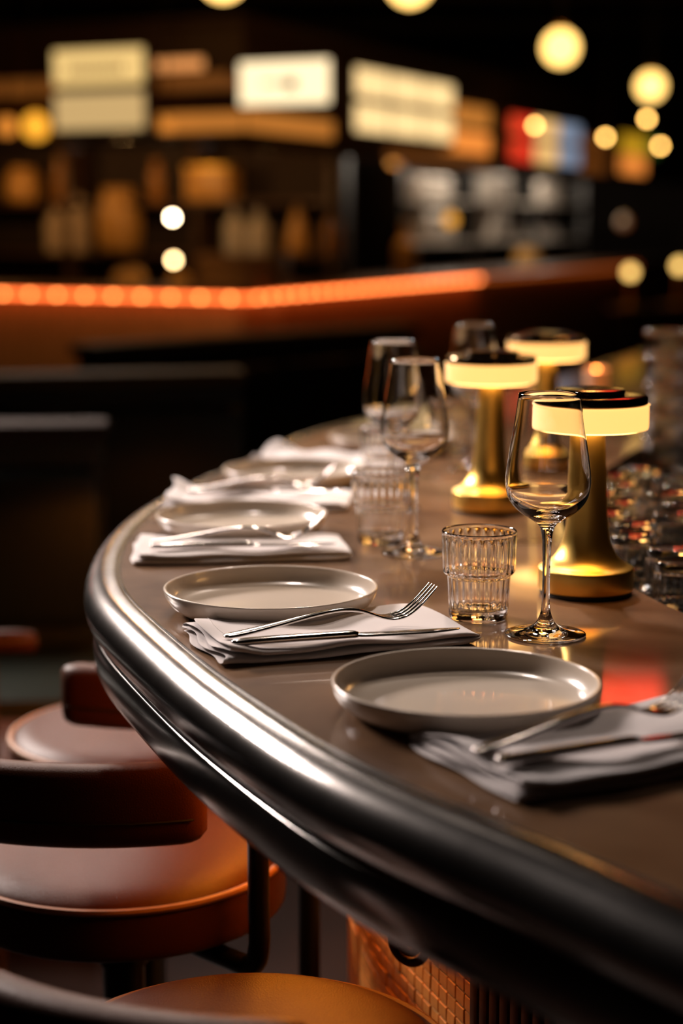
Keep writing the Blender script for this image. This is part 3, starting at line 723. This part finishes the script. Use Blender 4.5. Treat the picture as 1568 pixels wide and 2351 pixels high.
kv('tall_bottle', bottle, -.19, 1.70, SB, .065, .36, 'brownbottle', 'tall dim bottle at the right end of the kiosk shelf', 'bottle', gj)
kv('glass_carafe', bottle, -.97, 1.70, SB, .08, .36, 'steelsheet', 'dim greenish carafe right of the bright bulb', 'carafe', gj)
kv('glass_carafe', bottle, -.78, 1.70, SB, .08, .34, 'steelsheet', 'dim carafe beside the pointed tan bottle', 'carafe', gj)
p = kw(-1.142, 1.68, SU); t = empty('storage_tin', p, KA); tag(t, 'rectangular brassy tin on the upper kiosk shelf', 'tin')
box('body', (0, 0, .11), (.36, .2, .22), 'amberpot', t, b=.02); box('lid', (0, 0, .235), (.37, .21, .04), 'brass', t, b=.012)
p = kw(-.20, .34, CT); t = empty('bread_crate', p, KA); tag(t, 'low amber wooden crate on the kiosk counter by its corner', 'crate')
for k in range(3): box('slat', (0, -.15, .04+.07*k), (.50, .015, .055), 'panelwood', t, b=.004); box('slat', (0, .15, .04+.07*k), (.50, .015, .055), 'panelwood', t, b=.004)
for q in (-.245, .245): box('end_board', (q, 0, .11), (.015, .3, .22), 'panelwood', t, b=.004)
box('bottom_board', (0, 0, .01), (.49, .29, .015), 'panelwood', t, b=0)
for k in range(5):
    o = sphere('bread_loaf', (p[0]+(.2-.1*k)*math.cos(KA), p[1]+(.2-.1*k)*math.sin(KA), CT+.085), .06, 'amberpot', None, 16, .8)
    tag(o, 'blurred amber bread loaf, %s in the low crate on the kiosk counter' % ['rightmost', 'second from the right', 'middle', 'second from the left', 'leftmost'][k], 'bread', 'loaves in the crate')
gc = 'small amber dishes on the kiosk counter'
for q, (x, h) in enumerate([(-1.10, .11), (-1.02, .12), (-.68, .10), (-.42, .13), (-.36, .12)]):
    kv('amber_dish', pot, x, .36, CT, .07, h, 'amberpot', ['leftmost amber dish on the kiosk counter under the urn', 'amber dish next to the leftmost one on the kiosk counter', 'amber dish on the kiosk counter below the bright bulb', 'amber dish on the kiosk counter left of the crate', 'amber dish touching the crate side on the kiosk counter'][q], 'dish', gc)
kv('amber_bottle', bottle, -.33, 3.39, CT, .085, .42, 'amberpot', 'amber bottle on the receding counter below the grey kitchen shelves', 'bottle')
kv('oil_bottle', bottle, -.33, 2.15, CT, .06, .34, 'brownbottle', 'dim brown bottle on the receding counter near the corner', 'bottle')
kv('amber_bowl', pot, -.30, 6.35, CT, .13, .18, 'amberpot', 'wide amber bowl on the dim stretch of counter under the white plates', 'bowl')
# kitchen goods
def kbox(name, y, z, sx, sy, h, m, label, cat):
    p = kw(-.98, y, z); t = empty(name, p, KA+PI/2); tag(t, label, cat)
    box('body', (0, 0, h/2), (sx, sy, h), m, t, b=.02); box('door', (0, -sy/2-.008, h/2), (sx*.86, .016, h*.78), m, t, b=.006)
    tube('handle', [(-sx*.3, -sy/2-.03, h*.82), (sx*.3, -sy/2-.03, h*.82)], .009, 'steel', t, 8); return t
kbox('steel_oven', 5.22, 1.636, .95, .34, .20, 'steelsheet', 'pale steel oven on the upper kitchen shelf', 'oven')
kbox('steel_oven', 5.36, 1.266, .75, .36, .26, 'steelsheet', 'brighter steel oven on the lower kitchen shelf', 'oven')
kbox('steel_cabinet', 7.05, 1.636, .55, .34, .26, 'steelsheet', 'grey steel cabinet on the upper kitchen shelf, middle', 'cabinet')
kbox('steel_cabinet', 8.50, 1.636, 1.0, .34, .22, 'steelsheet', 'long grey steel cabinet on the upper kitchen shelf at the right', 'cabinet')
kbox('steel_cabinet', 7.0, 1.266, .4, .34, .32, 'steelsheet', 'narrow grey cabinet on the lower kitchen shelf', 'cabinet')
pl = None
for c in range(4):
    for k in range(6):
        p = kw(-1.0, 8.05+c*.33, 1.2655+k*.026)
        if pl is None: pl = lathe('white_plate', [(0, 0), (.09, 0), (.14, .018), (.138, .022), (.088, .006), (0, .006)], 'whiteware', n=28); o = pl
        else: o = pl.copy(); COL.objects.link(o)
        o.location = p; tag(o, 'white plate, %s in the %s of the blurred plate stacks on the kitchen shelf' % (['lowest', 'second lowest', 'third lowest', 'third highest', 'second highest', 'topmost'][k], ['first', 'second', 'third', 'last'][c]), 'plate', 'plates stacked in the kitchen')

# ------------------------------------------------------------------ lamps in the room
def pendant(name, x, y, z, r, m, label, group, top=4.0):
    t = empty(name, (x, y, z)); tag(t, label, 'pendant lamp', group)
    sphere('globe', (0, 0, 0), r, m, t, 32)
    lathe('collar', [(0, r*.95), (r*.42, r*.95), (r*.38, r*1.18), (r*.1, r*1.25), (0, r*1.25)], 'brass', t, 24)
    tube('cord', [(0, 0, r*1.2), (0, 0, top-z)], .006, 'rubber', t, 8)
    lathe('ceiling_rose', [(0, top-.04-z), (.05, top-.04-z), (.05, top-z), (0, top-z)], 'blackmetal', t, 20)
    return t
gg = 'opal globe pendants in a row'
pendant('globe_pendant', -.449, 6.9, 2.348, .092, 'globe', 'round glowing globe cut by the top edge, left one', gg)
pendant('globe_pendant', .273, 7.3, 2.378, .094, 'globe', 'round glowing globe cut by the top edge, right one', gg)
pendant('globe_pendant', 1.206, 10.0, 2.382, .097, 'globe', 'largest whole glowing globe in the upper right', gg)
pendant('globe_pendant', 2.187, 12.8, 2.383, .097, 'globe', 'second whole glowing globe, nearer the right edge', gg)
gb = 'small bare bulbs in the distance'
pendant('bulb_pendant', 1.609, 15.0, 2.228, .022, 'bulb', 'small round bulb glowing in front of the striped sign', gb)
pendant('bulb_pendant', 2.198, 15.0, 2.132, .022, 'bulb', 'small round bulb left of the yellow sign', gb)
pendant('bulb_pendant', 2.369, 14.0, 2.225, .021, 'bulb', 'small round bulb just under the second whole globe', gb)
pendant('bulb_pendant', 2.834, 16.0, 2.103, .023, 'bulb', 'small round bulb near the right edge, right of the yellow sign', gb)
pendant('bulb_pendant', -1.163, 12.3, 1.465, .017, 'bulbw', 'brightest white bulb low inside the kiosk', gb, top=2.5)
pendant('amber_pendant', -1.07, 11.05, 2.016, .040, 'amberglobe', 'dull amber globe at the lower right corner of the left signs', 'amber globes')
pendant('amber_pendant', -1.95, 11.50, 2.037, .085, 'amberD', 'bright amber globe at the far left below the dim band', 'amber globes')
pendant('amber_pendant', -2.15, 11.58, 2.040, .060, 'amberglobe', 'amber globe cut by the left edge', 'amber globes')
pendant('amber_pendant', .892, 14.6, 1.452, .050, 'amberD', 'amber globe low in front of the kitchen shelves', 'amber globes', top=2.5)
pendant('amber_pendant', .416, 14.2, 1.91, .045, 'amberglobe', 'amber globe just under the canopy beside the steel ovens', 'amber globes', top=2.5)
pendant('amber_pendant', -.060, 12.6, 1.93, .050, 'redglobe', 'faint reddish globe under the canopy near its corner', 'amber globes', top=2.5)
pendant('amber_pendant', 2.889, 18.3, 1.435, .06, 'redglobe', 'faint amber globe at the far right end of the kitchen', 'amber globes')
# glowing globe on the kiosk counter, stands in for the white bulb's reflection
p = kw(-.80, .50, CT); t = empty('bulb_reflection', p); tag(t, 'round glow on the kiosk counter standing in for the brightest bulb reflection', 'table lamp')
lathe('stem', [(0, 0), (.05, 0), (.05, .01), (.012, .02), (.010, .13), (0, .13)], 'brass', t, 20); sphere('globe', (0, 0, .175), .021, 'bulbrefl', t, 16)
def table_lamp(x, y, zt, z, r, label, short):
    t = empty('pedestal_table', (x, y-.0, 0)); tag(t, 'small dark round table under the '+short, 'table')
    lathe('table_top', [(0, zt-.03), (.17, zt-.03), (.175, zt-.015), (.17, zt), (0, zt)], 'wood', t, 40); lathe('pedestal', [(0, .02), (.035, .02), (.035, zt-.03), (0, zt-.03)], 'blackmetal', t, 20)
    lathe('base', [(0, 0), (.16, 0), (.15, .015), (.05, .03), (0, .03)], 'blackmetal', t, 32)
    l = empty('globe_table_lamp', (x, y, zt)); tag(l, label, 'table lamp', 'globe lamps on tables at the right')
    lathe('stem', [(0, 0), (.055, 0), (.055, .012), (.010, .02), (.008, z-zt-r*.9), (0, z-zt-r*.9)], 'brass', l, 20); sphere('globe', (0, 0, z-zt), r, 'globe', l, 20)
table_lamp(2.272, 14.0, .78, 1.046, .045, 'low glowing yellow globe lamp at the right, below the counter line', 'whole low globe lamp')
table_lamp(2.657, 14.0, .80, 1.096, .045, 'low glowing yellow globe lamp cut by the right edge', 'low globe lamp at the right edge')
# red lit panel high over the room, mirrored in the polished stone
t = empty('red_panel_light', (1.345, 8.0, 2.92)); tag(t, 'square red light panel above the frame, mirrored red in the counter', 'light')
box('pane', (0, 0, 0), (.30, .03, .28), 'redneon', t, b=.005); box('case', (0, .04, 0), (.33, .05, .31), 'blackmetal', t, b=.005)
tube('rod', [(0, .04, .15), (0, .04, 1.19)], .008, 'blackmetal', t, 8)
# warm lamps inside the kiosk
for x, y, z, pw in ((-2.6, .9, 1.9, 9), (-1.4, .9, 1.9, 9), (-.3, .9, 1.9, 8)): point('kiosk_lamp', kw(x, y, z), pw, (1, .50, .16), .04)
point('kiosk_lamp', kw(-.4, 3.2, 2.0), 8, (1, .5, .16), .04)
point('kitchen_lamp', kw(-.5, 5.3, 2.3), 60, (1, .85, .68), .05)
point('kitchen_lamp', kw(-.5, 8.0, 2.3), 60, (1, .85, .68), .05)
spot('kiosk_front_fill', (-1.3, 8.0, 3.2), (-1.5, 11.3, .7), 170, (1, .55, .2), 30, .06)  # added fill outside the kiosk, brightens the left counter front
